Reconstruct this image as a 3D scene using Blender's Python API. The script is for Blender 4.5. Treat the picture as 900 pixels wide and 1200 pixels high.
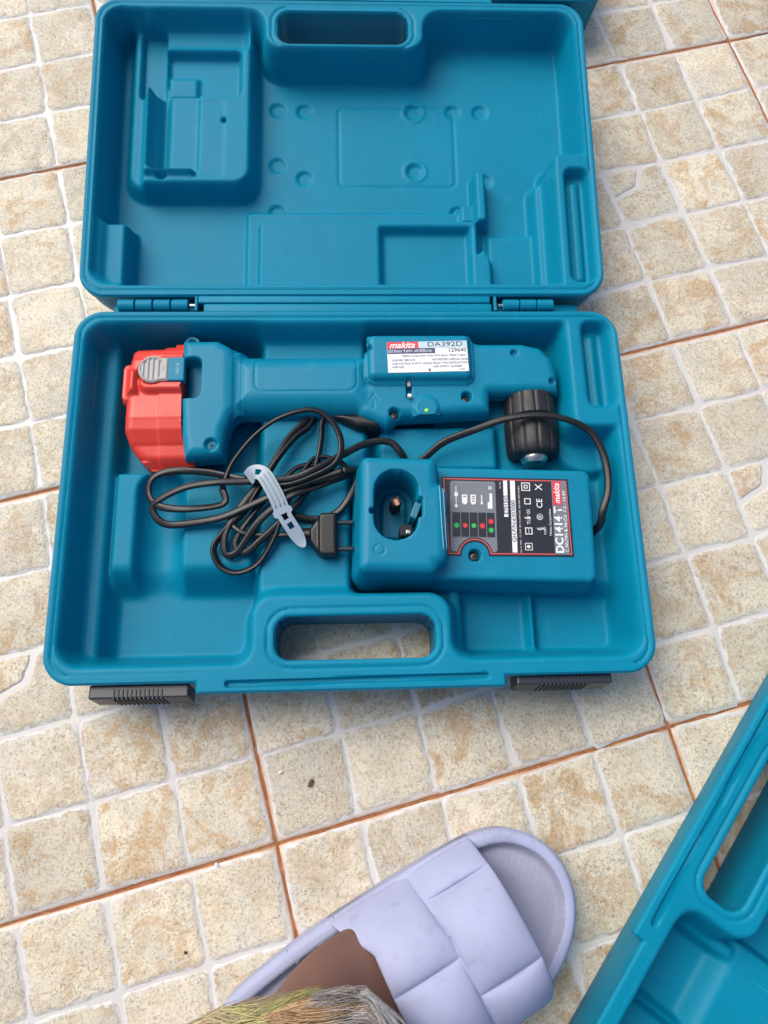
import bpy, bmesh, math, random
import numpy as np
from mathutils import Vector, Matrix
for o in list(bpy.data.objects): bpy.data.objects.remove(o)
S = bpy.context.scene
C = S.collection
rnd = random.Random(7)
R = math.radians
MM = .001
# ------------------------------------------------------------ camera, sky, sun
cd = bpy.data.cameras.new('camera'); cam = bpy.data.objects.new('camera', cd); C.objects.link(cam)
cam.location = (-.0030, -.1878, .6297); cam.rotation_euler = (.2758, -.0413, -.0255)
cd.sensor_fit = 'VERTICAL'; cd.sensor_height = 36; cd.lens = 868.95/1200*36; cd.clip_start = .01; cd.clip_end = 50
S.camera = cam
S.render.resolution_x = 768; S.render.resolution_y = 1024
wd = bpy.data.worlds.new('World'); S.world = wd; wd.use_nodes = True
nt = wd.node_tree; bg = nt.nodes['Background']
sky = nt.nodes.new('ShaderNodeTexSky'); sky.sky_type = 'NISHITA'; sky.sun_disc = False
SUN_EL, SUN_AZ = 52, -48            # sun direction: elevation, angle from +Y (negative = towards -X)
sky.sun_elevation = R(SUN_EL); sky.sun_rotation = R(SUN_AZ)
sky.air_density = 1.0; sky.dust_density = 4.0; sky.ozone_density = 1.0
nt.links.new(sky.outputs[0], bg.inputs[0]); bg.inputs[1].default_value = .086
sl = bpy.data.lights.new('sun', 'SUN'); so = bpy.data.objects.new('sun', sl); C.objects.link(so)
sl.energy = 1.5; sl.angle = R(48); sl.color = (1, .93, .84)
d = Vector((math.sin(R(SUN_AZ))*math.cos(R(SUN_EL)), math.cos(R(SUN_AZ))*math.cos(R(SUN_EL)), math.sin(R(SUN_EL))))
so.rotation_euler = d.to_track_quat('Z', 'Y').to_euler(); so.location = d*3
S.view_settings.view_transform = 'Standard'; S.view_settings.look = 'None'
S.view_settings.exposure = .76; S.view_settings.gamma = 1

# ------------------------------------------------------------ helpers: objects
def tag(o, label=None, cat=None, group=None, kind=None):
    for k, v in (('label', label), ('category', cat), ('group', group), ('kind', kind)):
        if v: o[k] = v
    return o
def empty(name, label, cat, loc=(0, 0, 0), rot=(0, 0, 0), group=None):
    o = bpy.data.objects.new(name, None); C.objects.link(o); o.location = loc; o.rotation_euler = rot
    o.empty_display_size = .02
    return tag(o, label, cat, group)
def link(name, me, mat=None, parent=None, smooth=True, loc=None, rot=None):
    if mat is not None and not me.materials: me.materials.append(mat)
    if smooth is not None: me.shade_smooth() if smooth else me.shade_flat()
    o = bpy.data.objects.new(name, me); C.objects.link(o)
    if parent is not None: o.parent = parent
    if loc: o.location = loc
    if rot: o.rotation_euler = rot
    return o
def from_bm(bm):
    me = bpy.data.meshes.new('m'); bm.normal_update(); bm.to_mesh(me); bm.free(); return me
def np_mesh(V, F):
    me = bpy.data.meshes.new('m'); V = np.asarray(V, dtype=np.float32); F = np.asarray(F, dtype=np.int32)
    n = F.shape[1]
    me.vertices.add(len(V)); me.vertices.foreach_set('co', V.ravel())
    me.loops.add(F.size); me.loops.foreach_set('vertex_index', F.ravel())
    me.polygons.add(len(F)); me.polygons.foreach_set('loop_start', np.arange(0, F.size, n, dtype=np.int32))
    me.polygons.foreach_set('loop_total', np.full(len(F), n, dtype=np.int32))
    me.update(); me.validate(); return me
def box_bm(bm, c, s, bev=0, rz=0, seg=2):
    r = bmesh.ops.create_cube(bm, size=1); vs = r['verts']
    bmesh.ops.scale(bm, vec=s, verts=vs)
    if bev:
        es = list({e for v in vs for e in v.link_edges})
        g = bmesh.ops.bevel(bm, geom=es, offset=bev, segments=seg, affect='EDGES', profile=.5); vs = list({v for v in g['verts']} | {v for v in vs if v.is_valid})
    if rz: bmesh.ops.rotate(bm, cent=(0, 0, 0), matrix=Matrix.Rotation(rz, 3, 'Z'), verts=vs)
    bmesh.ops.translate(bm, vec=c, verts=vs)
def box(name, c, s, mat, parent, bev=.0006, rz=0, smooth=False):
    bm = bmesh.new(); box_bm(bm, (0, 0, 0), s, bev); me = from_bm(bm)
    return link(name, me, mat, parent, smooth, c, (0, 0, rz))
def lathe(name, prof, mat, parent, loc=(0, 0, 0), rot=(0, 0, 0), n=32, flute=None, smooth=True):
    # prof: (z, r); flute(k, i) -> factor
    V = []; F = []; m = len(prof)
    for i, (z, r) in enumerate(prof):
        for k in range(n):
            a = 2*math.pi*k/n; rr = r*(flute(k, i) if flute else 1)
            V.append((rr*math.cos(a), rr*math.sin(a), z))
    for i in range(m-1):
        for k in range(n):
            F.append((i*n+k, i*n+(k+1) % n, (i+1)*n+(k+1) % n, (i+1)*n+k))
    me = bpy.data.meshes.new('m')
    caps = [tuple(range(n))[::-1], tuple((m-1)*n+k for k in range(n))]
    me.from_pydata(V, [], F+caps); me.update()
    o = link(name, me, mat, parent, smooth, loc, rot)
    me.set_sharp_from_angle(angle=R(40))
    return o
def catmull(P, step=.0025, closed=False):
    P = [Vector(p) for p in P]; out = []
    Q = [2*P[0]-P[1]]+P+[2*P[-1]-P[-2]]
    for i in range(1, len(Q)-2):
        a, b, c, d_ = Q[i-1], Q[i], Q[i+1], Q[i+2]
        n = max(2, int((c-b).length/step))
        for k in range(n):
            t = k/n
            out.append(.5*((2*b)+(c-a)*t+(2*a-5*b+4*c-d_)*t*t+(3*b-a-3*c+d_)*t**3))
    out.append(P[-1]); return out
def tube_arr(pts, rw, rt, n=10, twist=lambda t: 0, prof=None, taper=None):
    V = []; F = []; m = len(pts)
    N = Vector((0, 0, 1))
    for i, p in enumerate(pts):
        t = (pts[min(i+1, m-1)]-pts[max(i-1, 0)]).normalized()
        s = t.cross(N)
        if s.length < 1e-4: s = Vector((1, 0, 0))
        s.normalize(); u = s.cross(t).normalized()
        tw = twist(i/(m-1)); s2 = s*math.cos(tw)+u*math.sin(tw); u2 = -s*math.sin(tw)+u*math.cos(tw)
        f = taper(i/(m-1)) if taper else 1
        for k in range(n):
            a = 2*math.pi*k/n; pr = prof(a) if prof else 1
            V.append(p+s2*(rw*f*math.cos(a))+u2*(rt*f*pr*math.sin(a)))
    for i in range(m-1):
        for k in range(n):
            F.append((i*n+k, i*n+(k+1) % n, (i+1)*n+(k+1) % n, (i+1)*n+k))
    return V, F
def tube(name, pts, rw, rt, mat, parent, n=10, **kw):
    V, F = tube_arr(pts, rw, rt, n, **kw); m = len(pts)
    me = bpy.data.meshes.new('m'); me.from_pydata(V, [], F+[tuple(range(n))[::-1], tuple((m-1)*n+k for k in range(n))]); me.update()
    return link(name, me, mat, parent, True)

# ------------------------------------------------------------ helpers: moulded shapes (distance fields in mm, >0 inside)
def rr(X, Y, x0, x1, y0, y1, r):
    cx, cy, hx, hy = (x0+x1)/2, (y0+y1)/2, (x1-x0)/2, (y1-y0)/2
    r = min(r, hx, hy)
    qx = np.abs(X-cx)-hx+r; qy = np.abs(Y-cy)-hy+r
    return -(np.hypot(np.maximum(qx, 0), np.maximum(qy, 0))+np.minimum(np.maximum(qx, qy), 0)-r)
def circ(X, Y, x, y, r): return r-np.hypot(X-x, Y-y)
def seg(X, Y, x0, y0, x1, y1, r):
    dx, dy = x1-x0, y1-y0; t = np.clip(((X-x0)*dx+(Y-y0)*dy)/(dx*dx+dy*dy), 0, 1)
    return r-np.hypot(X-x0-t*dx, Y-y0-t*dy)
def poly(X, Y, P, r=0):
    n = len(P); dd = np.full(X.shape, 1e9); s = np.zeros(X.shape, bool)
    for i in range(n):
        (x0, y0), (x1, y1) = P[i], P[(i+1) % n]
        ex, ey = x1-x0, y1-y0; wx, wy = X-x0, Y-y0
        t = np.clip((wx*ex+wy*ey)/(ex*ex+ey*ey), 0, 1)
        dd = np.minimum(dd, np.hypot(wx-ex*t, wy-ey*t))
        c = ((y0 > Y) != (y1 > Y)) & (X < (x1-x0)*(Y-y0)/((y1-y0) or 1e-9)+x0)
        s ^= c
    return np.where(s, dd, -dd)+r
def smax(a, b, k):
    h = np.clip(.5+.5*(a-b)/k, 0, 1); return b+(a-b)*h+k*h*(1-h)
def smin(a, b, k): return -smax(-a, -b, k)
def step(d, w):
    t = np.clip(d/w, 0, 1); return t*t*(3-2*t)
def dome(d, top, r, low=0, draft=0):
    # rounded-over plateau: height 'top' well inside, falling on a radius r at the edge
    t = np.clip(d, 0, r); z = top-(r-np.sqrt(np.maximum(r*r-(r-t)**2, 0)))*1.0
    if draft: z = z-low*(1-step(d, draft))
    return np.where(d > -2, z, -50)
def relief(name, bounds, h, shape, height, zbase, mat, parent, draft=0, rings=3, wall=None, edge=0.0):
    x0, x1, y0, y1 = bounds
    xs = np.arange(x0, x1+h*.5, h); ys = np.arange(y0, y1+h*.5, h)
    X, Y = np.meshgrid(xs, ys); D = shape(X, Y)
    gy, gx = np.gradient(D, h); gl = np.hypot(gx, gy)+1e-9
    near = np.abs(D) < .6*h
    X = np.where(near, X-gx/gl*D, X); Y = np.where(near, Y-gy/gl*D, Y)
    Z = height(X, Y, np.maximum(D, 0)*(~near))
    ok = D > -.6*h; ny, nx = X.shape
    idx = np.arange(nx*ny).reshape(ny, nx)
    q = ok[:-1, :-1] & ok[1:, :-1] & ok[:-1, 1:] & ok[1:, 1:]
    F = np.stack([idx[:-1, :-1][q], idx[:-1, 1:][q], idx[1:, 1:][q], idx[1:, :-1][q]], 1)
    V = np.stack([X.ravel(), Y.ravel(), Z.ravel()], 1)
    E = np.concatenate([F[:, [0, 1]], F[:, [1, 2]], F[:, [2, 3]], F[:, [3, 0]]])
    key = np.sort(E, 1); kk = key[:, 0].astype(np.int64)*nx*ny+key[:, 1]
    u, inv, cnt = np.unique(kk, return_inverse=True, return_counts=True)
    B = E[cnt[inv] == 1]                       # boundary edges, interior on the left
    bv = np.unique(B); G = np.stack([gx.ravel()[bv], gy.ravel()[bv]], 1); G /= np.linalg.norm(G, axis=1)[:, None]+1e-9
    remap = -np.ones(nx*ny, np.int64); allV = [V]; base = len(V); Fs = [F]
    prev = None
    prof = wall(V[bv, 0], V[bv, 1]) if wall else [(None, 0)]+[(zbase+(1-k/rings)*(np.mean(V[bv, 2])-zbase), draft*k/rings) for k in range(1, rings+1)]
    for k, pr_ in enumerate(prof):
        zz, ins = pr_[:2]; dy = pr_[2] if len(pr_) > 2 else 0
        z = V[bv, 2] if zz is None else np.minimum(np.full(len(bv), float(zz)), V[bv, 2]) if k < len(prof)-1 else np.full(len(bv), float(zbase))
        W = np.stack([V[bv, 0]+G[:, 0]*ins, V[bv, 1]+G[:, 1]*ins+dy, z], 1)
        rm = remap.copy(); rm[bv] = base+np.arange(len(bv)); allV.append(W); base += len(bv)
        if prev is not None: Fs.append(np.stack([prev[B[:, 1]], prev[B[:, 0]], rm[B[:, 0]], rm[B[:, 1]]], 1))
        prev = rm
    # closed underside
    V2 = V.copy(); V2[:, 2] = zbase; mv = remap.copy(); used = np.unique(F); mv[used] = base+np.arange(len(used))
    if wall:
        deep = D.ravel() > 21; Fu = F[deep[F].all(axis=1)]
        allV.append(V2[used]); Fs.append(mv[Fu][:, ::-1])
    else:
        off = np.maximum(0, draft-np.maximum(D.ravel(), 0)*(1-near.ravel()))*(np.abs(D.ravel()) < 30)
        V2[:, 0] += gx.ravel()/gl.ravel()*off; V2[:, 1] += gy.ravel()/gl.ravel()*off
        V2[bv, :2] = W[:, :2]; allV.append(V2[used]); Fs.append(mv[F][:, ::-1])
    V = np.concatenate(allV); F = np.concatenate(Fs)
    used = np.unique(F); rm = np.zeros(len(V), np.int64); rm[used] = np.arange(len(used))
    me = np_mesh(V[used]*MM, rm[F])
    if wall: me.shade_smooth(); me.set_sharp_from_angle(angle=R(48))
    return link(name, me, mat, parent, None if wall else True)

# ------------------------------------------------------------ materials
def mat(name, col, rough=.5, bump=0, bscale=400, spec=.5, metal=0, vary=0, vscale=20, coat=0, dirt=None):
    m = bpy.data.materials.new(name); m.use_nodes = True; n = m.node_tree.nodes; L = m.node_tree.links
    b = n['Principled BSDF']; b.inputs['Base Color'].default_value = (*col, 1); b.inputs['Roughness'].default_value = rough
    b.inputs['Metallic'].default_value = metal; b.inputs['Specular IOR Level'].default_value = spec
    b.inputs['Coat Weight'].default_value = coat
    tc = n.new('ShaderNodeTexCoord')
    if vary:
        t = n.new('ShaderNodeTexNoise'); t.inputs['Scale'].default_value = vscale; t.inputs['Detail'].default_value = 6
        L.new(tc.outputs['Object'], t.inputs['Vector'])
        r = n.new('ShaderNodeMapRange'); r.inputs[1].default_value = .3; r.inputs[2].default_value = .7; r.inputs[3].default_value = 1-vary; r.inputs[4].default_value = 1+vary
        L.new(t.outputs[0], r.inputs[0])
        mx = n.new('ShaderNodeVectorMath'); mx.operation = 'SCALE'; mx.inputs[0].default_value = col; L.new(r.outputs[0], mx.inputs['Scale'])
        out = mx.outputs[0]
        if dirt:
            t2 = n.new('ShaderNodeTexNoise'); t2.inputs['Scale'].default_value = vscale*3.3; t2.inputs['Detail'].default_value = 9; t2.inputs['Roughness'].default_value = .7
            L.new(tc.outputs['Object'], t2.inputs['Vector'])
            r2 = n.new('ShaderNodeMapRange'); r2.inputs[1].default_value = .55; r2.inputs[2].default_value = .8; r2.inputs[3].default_value = 0; r2.inputs[4].default_value = dirt[3]; L.new(t2.outputs[0], r2.inputs[0])
            m2 = n.new('ShaderNodeMix'); m2.data_type = 'RGBA'; L.new(r2.outputs[0], m2.inputs[0]); L.new(out, m2.inputs[6]); m2.inputs[7].default_value = (*dirt[:3], 1); out = m2.outputs[2]
        L.new(out, b.inputs['Base Color'])
        rg = n.new('ShaderNodeMapRange'); rg.inputs[1].default_value = .3; rg.inputs[2].default_value = .7; rg.inputs[3].default_value = rough*.88; rg.inputs[4].default_value = min(1, rough*1.12); L.new(t.outputs[0], rg.inputs[0]); L.new(rg.outputs[0], b.inputs['Roughness'])
    if bump:
        t = n.new('ShaderNodeTexNoise'); t.inputs['Scale'].default_value = bscale; t.inputs['Detail'].default_value = 3
        L.new(tc.outputs['Object'], t.inputs['Vector'])
        bp = n.new('ShaderNodeBump'); bp.inputs['Strength'].default_value = bump; bp.inputs['Distance'].default_value = .0006
        L.new(t.outputs[0], bp.inputs['Height']); L.new(bp.outputs[0], b.inputs['Normal'])
    return m
M = dict(
    case=mat('case_plastic', (.0, .207, .338), .47, .25, 900, .17, vary=.06, vscale=14, dirt=(.03, .28, .40, .35)),
    tool=mat('tool_plastic', (.0, .198, .328), .42, .12, 1500, .24, vary=.04, vscale=30, dirt=(.08, .26, .34, .25)),
    socket=mat('socket_plastic', (.01, .16, .24), .5),
    red=mat('battery_plastic', (.66, .045, .028), .36, .05, 900, .5, vary=.04, vscale=40),
    black=mat('black_rubber', (.006, .007, .010), .38, .25, 900, .5, vary=.1, vscale=60),
    latch=mat('latch_plastic', (.022, .028, .042), .4, .1, 900),
    chuck=mat('chuck_plastic', (.014, .015, .018), .5, .3, 700, .5, vary=.3, vscale=80, dirt=(.10, .11, .12, .7)),
    grey=mat('button_grey', (.36, .36, .35), .4),
    screw=mat('screw_steel', (.12, .11, .10), .35, metal=.8),
    steel=mat('bright_steel', (.62, .6, .56), .25, metal=1),
    brass=mat('contact_copper', (.45, .24, .16), .4, metal=.8),
    dark=mat('dark_hollow', (.006, .012, .016), .7),
    tie=mat('tie_plastic', (.28, .36, .44), .35),
    white=mat('print_white', (.78, .79, .8), .4), pred=mat('print_red', (.72, .04, .05), .4),
    navy=mat('print_navy', (.05, .07, .16), .4), pgrey=mat('print_grey', (.17, .19, .22), .4), lgrey=mat('print_light_grey', (.3, .33, .36), .4),
    pblack=mat('print_black', (.016, .02, .03), .35), pale=mat('print_pale_blue', (.52, .64, .74), .4),
    green=mat('print_green', (.02, .5, .09), .4), pink=mat('print_line_red', (.7, .10, .10), .4), led=mat('yellow_lens', (.30, .80, .06), .3),
    line=mat('raised_line', (.18, .42, .55), .3),
    skin=mat('skin_brown', (.155, .082, .066), .52, .25, 500, .4, vary=.08, vscale=40),
    eva=mat('lavender_foam', (.37, .40, .58), .68, .3, 700, .22, vary=.09, vscale=22, dirt=(.24, .25, .38, .7)),
    footbed=mat('lavender_footbed', (.31, .32, .44), .65, .15, 500, .3, vary=.1, vscale=22, dirt=(.22, .21, .28, .75)),
)
def scuffs(m, amt):
    n = m.node_tree.nodes; L = m.node_tree.links; b = n['Principled BSDF']; src = b.inputs['Base Color'].links[0].from_socket
    tc = n.new('ShaderNodeTexCoord'); outs = []
    for rz_, sc_ in ((.5, (700, 14, 14)), (-.9, (620, 12, 12)), (1.7, (800, 18, 18))):
        mp = n.new('ShaderNodeMapping'); mp.inputs['Rotation'].default_value = (.3, .2, rz_); mp.inputs['Scale'].default_value = sc_
        t = n.new('ShaderNodeTexNoise'); t.inputs['Scale'].default_value = 1; t.inputs['Detail'].default_value = 2
        r = n.new('ShaderNodeMapRange'); r.inputs[1].default_value = .70; r.inputs[2].default_value = .76; r.inputs[4].default_value = amt
        L.new(tc.outputs['Object'], mp.inputs['Vector']); L.new(mp.outputs[0], t.inputs['Vector']); L.new(t.outputs[0], r.inputs[0]); outs.append(r.outputs[0])
    dn = n.new('ShaderNodeTexNoise'); dn.inputs['Scale'].default_value = 900; dn.inputs['Detail'].default_value = 2; L.new(tc.outputs['Object'], dn.inputs['Vector'])
    r = n.new('ShaderNodeMapRange'); r.inputs[1].default_value = .72; r.inputs[2].default_value = .76; r.inputs[4].default_value = amt; L.new(dn.outputs[0], r.inputs[0]); outs.append(r.outputs[0])
    a = outs[0]
    for o_ in outs[1:]:
        x = n.new('ShaderNodeMath'); x.operation = 'MAXIMUM'; L.new(a, x.inputs[0]); L.new(o_, x.inputs[1]); a = x.outputs[0]
    g = n.new('ShaderNodeTexNoise'); g.inputs['Scale'].default_value = 16; g.inputs['Detail'].default_value = 4; L.new(tc.outputs['Object'], g.inputs['Vector'])
    r = n.new('ShaderNodeMapRange'); r.inputs[1].default_value = .48; r.inputs[2].default_value = .62; L.new(g.outputs[0], r.inputs[0])
    x = n.new('ShaderNodeMath'); x.operation = 'MULTIPLY'; L.new(a, x.inputs[0]); L.new(r.outputs[0], x.inputs[1])
    mx = n.new('ShaderNodeMix'); mx.data_type = 'RGBA'; L.new(x.outputs[0], mx.inputs[0]); L.new(src, mx.inputs[6]); mx.inputs[7].default_value = (.22, .42, .50, 1); L.new(mx.outputs[2], b.inputs['Base Color'])
scuffs(M['case'], .16); scuffs(M['tool'], .14)
def floor_mats():
    # stone faces of the blocks: travertine print, different on every block
    m = bpy.data.materials.new('stone_block'); m.use_nodes = True; n = m.node_tree.nodes; L = m.node_tree.links; b = n['Principled BSDF']
    tc = n.new('ShaderNodeTexCoord'); oi = n.new('ShaderNodeObjectInfo')
    ad = n.new('ShaderNodeVectorMath'); ad.operation = 'MULTIPLY_ADD'; ad.inputs[1].default_value = (1, 1, 1)
    sc = n.new('ShaderNodeMath'); sc.operation = 'MULTIPLY'; sc.inputs[1].default_value = 37.0; L.new(oi.outputs['Random'], sc.inputs[0])
    L.new(tc.outputs['Object'], ad.inputs[0]); cb = n.new('ShaderNodeCombineXYZ'); L.new(sc.outputs[0], cb.inputs[0]); L.new(sc.outputs[0], cb.inputs[2]); L.new(cb.outputs[0], ad.inputs[2])
    co = ad.outputs[0]
    def noise(s, det=5, ro=.55, dis=0):
        t = n.new('ShaderNodeTexNoise'); t.inputs['Scale'].default_value = s; t.inputs['Detail'].default_value = det; t.inputs['Roughness'].default_value = ro; t.inputs['Distortion'].default_value = dis
        L.new(co, t.inputs['Vector']); return t.outputs[0]
    def rng(x, a, b_, c=0, d_=1):
        r = n.new('ShaderNodeMapRange'); r.inputs[1].default_value = a; r.inputs[2].default_value = b_; r.inputs[3].default_value = c; r.inputs[4].default_value = d_; L.new(x, r.inputs[0]); return r.outputs[0]
    def mix(f, a, b_):
        x = n.new('ShaderNodeMix'); x.data_type = 'RGBA'
        if isinstance(f, float): x.inputs[0].default_value = f
        else: L.new(f, x.inputs[0])
        for k, v in ((6, a), (7, b_)):
            if isinstance(v, tuple): x.inputs[k].default_value = (*v, 1)
            else: L.new(v, x.inputs[k])
        return x.outputs[2]
    def mul(a, b_, op='MULTIPLY'):
        x = n.new('ShaderNodeMath'); x.operation = op
        for k, v in ((0, a), (1, b_)):
            if isinstance(v, (int, float)): x.inputs[k].default_value = v
            else: L.new(v, x.inputs[k])
        return x.outputs[0]
    cream = (.74, .675, .52); grey = (.60, .565, .455); ochre = (.55, .39, .22); glaze = (.62, .61, .59)
    c = mix(rng(noise(26, 4, .6, .5), .38, .62), cream, grey)
    rn2 = mul(mul(oi.outputs['Random'], 91.7), 1.0, 'MODULO'); amt = rng(rn2, 0, 1, .25, 1.4)
    patch = mul(rng(noise(34, 9, .72, .8), .49, .60), amt)
    c = mix(mul(patch, .95), c, ochre)
    patch2 = mul(rng(noise(58, 9, .72, .5), .50, .58), rng(mul(mul(oi.outputs['Random'], 33.1), 1.0, 'MODULO'), 0, 1, 0, .75))
    c = mix(mul(patch2, .8), c, (.44, .345, .215))
    patch3 = rng(noise(21, 7, .7, .4), .54, .66); c = mix(mul(patch3, .5), c, (.62, .61, .58))
    fine = noise(420, 5, .75); c = mix(rng(fine, .50, .64, 0, .7), c, (.25, .21, .15))
    c = mix(rng(noise(300, 4, .7), .5, .66, 0, .6), c, (.66, .63, .56))
    vein = n.new('ShaderNodeTexNoise'); vein.inputs['Scale'].default_value = 60; vein.inputs['Detail'].default_value = 7; vein.inputs['Distortion'].default_value = 1.6; L.new(co, vein.inputs['Vector'])
    vb = mul(mul(vein.outputs[0], .5, 'SUBTRACT'), 0, 'ADD'); va = n.new('ShaderNodeMath'); va.operation = 'ABSOLUTE'; L.new(vb, va.inputs[0])
    c = mix(mul(rng(va.outputs[0], 0, .018, .5, 0), rng(noise(18, 2), .5, .6)), c, (.20, .165, .12))
    pit = noise(700, 3, .6); pitm = mul(rng(pit, .64, .72), rng(noise(45, 3), .42, .58, .15, 1))
    c = mix(mul(pitm, .8), c, (.12, .10, .085))
    at = n.new('ShaderNodeAttribute'); at.attribute_name = 'edge'
    e = mul(at.outputs['Fac'], mul(mul(noise(110, 7, .75), .5, 'SUBTRACT'), 3.2), 'ADD'); ed = rng(e, -.22, .26)
    wv = n.new('ShaderNodeTexNoise'); wv.inputs['Scale'].default_value = 190; wv.inputs['Detail'].default_value = 5; wv.inputs['Distortion'].default_value = 1.2; L.new(co, wv.inputs['Vector'])
    wa = n.new('ShaderNodeMath'); wa.operation = 'ABSOLUTE'; L.new(mul(wv.outputs[0], .5, 'SUBTRACT'), wa.inputs[0])
    c = mix(mul(rng(wa.outputs[0], 0, .03, .6, 0), rng(noise(30, 4), .42, .6, .15, 1)), c, (.20, .175, .14))
    rn3 = mul(mul(oi.outputs['Random'], 57.3), 1.0, 'MODULO'); c2 = n.new('ShaderNodeVectorMath'); c2.operation = 'SCALE'; L.new(c, c2.inputs[0]); L.new(rng(rn3, 0, 1, .88, 1.12), c2.inputs['Scale']); c = c2.outputs[0]
    c = mix(ed, glaze, c)
    L.new(c, b.inputs['Base Color']); L.new(rng(noise(90), .3, .7, .38, .62), b.inputs['Roughness'])
    hgt = mul(mul(mul(fine, .5), mul(pitm, -1.2), 'ADD'), ed); hgt = mul(hgt, mul(ed, .12), 'ADD'); hgt = mul(hgt, mul(noise(40, 4), 1.2), 'ADD')
    bp = n.new('ShaderNodeBump'); bp.inputs['Strength'].default_value = .7; bp.inputs['Distance'].default_value = .0014; L.new(hgt, bp.inputs['Height']); L.new(bp.outputs[0], b.inputs['Normal'])
    M['stone'] = m
    # pale glazed grooves
    m = bpy.data.materials.new('tile_glaze'); m.use_nodes = True; n = m.node_tree.nodes; L = m.node_tree.links; b = n['Principled BSDF']
    tc = n.new('ShaderNodeTexCoord'); co = tc.outputs['Object']
    at = n.new('ShaderNodeAttribute'); at.attribute_name = 'edge'
    c = mix(rng(noise(60, 6, .6), .35, .65), (.60, .60, .615), (.64, .605, .53))
    c = mix(rng(noise(30, 6, .7), .54, .66, 0, .6), c, (.50, .52, .64))
    c = mix(mul(rng(noise(800, 3, .6), .66, .72), .8), c, (.10, .09, .08))
    rim = mul(at.outputs['Fac'], mul(mul(noise(120, 5, .7), .5, 'SUBTRACT'), 1.2), 'ADD')
    c = mix(rng(rim, .35, 1.05, 0, .9), c, (.55, .36, .23))
    L.new(c, b.inputs['Base Color']); b.inputs['Roughness'].default_value = .33
    bp = n.new('ShaderNodeBump'); bp.inputs['Strength'].default_value = .4; bp.inputs['Distance'].default_value = .0015; L.new(noise(70, 4), bp.inputs['Height']); L.new(bp.outputs[0], b.inputs['Normal'])
    M['glaze'] = m
    m = bpy.data.materials.new('rusty_grout'); m.use_nodes = True; n = m.node_tree.nodes; L = m.node_tree.links; b = n['Principled BSDF']
    tc = n.new('ShaderNodeTexCoord'); co = tc.outputs['Object']
    c = mix(rng(noise(90, 6, .7), .38, .62), (.30, .095, .03), (.42, .19, .08))
    c = mix(rng(noise(260, 5, .7), .55, .68, 0, .8), c, (.07, .035, .02))
    c = mix(rng(noise(200, 5, .7), .66, .72, 0, .7), c, (.6, .52, .45))
    L.new(c, b.inputs['Base Color']); b.inputs['Roughness'].default_value = .85
    bp = n.new('ShaderNodeBump'); bp.inputs['Strength'].default_value = .8; bp.inputs['Distance'].default_value = .001; L.new(noise(400, 4), bp.inputs['Height']); L.new(bp.outputs[0], b.inputs['Normal'])
    M['grout'] = m
floor_mats()

# ------------------------------------------------------------ floor
TS = .333; GO = (-.0634, -.2785); GA = .2414
def grid_pt(i, j):
    return (GO[0]+TS*(i*math.cos(GA)-j*math.sin(GA)), GO[1]+TS*(i*math.sin(GA)+j*math.cos(GA)))
bm = bmesh.new(); bmesh.ops.create_grid(bm, x_segments=2, y_segments=2, size=4)
floor = link('floor', from_bm(bm), M['grout'], None, False, (0, 0, -.0036))
tag(floor, 'rusty grout bed under cream stone-look floor tiles', 'floor', kind='structure')
def slab_mesh(seed=0):
    n_ = 24; g = TS/2-.0011; r = random.Random(seed); ring = []
    for s in range(4):
        for k in range(n_):
            t = -1+2*k/n_; x, y = [(t, -1), (1, t), (-t, 1), (-1, -t)][s]
            ring.append(Vector((x, y)))
    V = []; e = []
    for off, z, ev in ((0, -.006, 1), (0, -.0009, 1), (.0009, 0, .9), (.004, .0001, .35), (.011, .0001, 0)):
        for p in ring:
            j = 1+(r.uniform(-.0004, .0004)/g if off < .002 else 0)
            V.append((p.x*(g*j-off), p.y*(g*j-off), z)); e.append(ev)
    m_ = len(ring); F = []
    for q in range(4):
        for k in range(m_): F.append((q*m_+k, q*m_+(k+1) % m_, (q+1)*m_+(k+1) % m_, (q+1)*m_+k))
    F.append(tuple(4*m_+k for k in range(m_)))
    me = bpy.data.meshes.new('m'); me.from_pydata(V, [], F); me.update()
    a = me.attributes.new('edge', 'FLOAT', 'POINT'); a.data.foreach_set('value', e)
    me.materials.append(M['glaze']); me.shade_smooth(); return me
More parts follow.
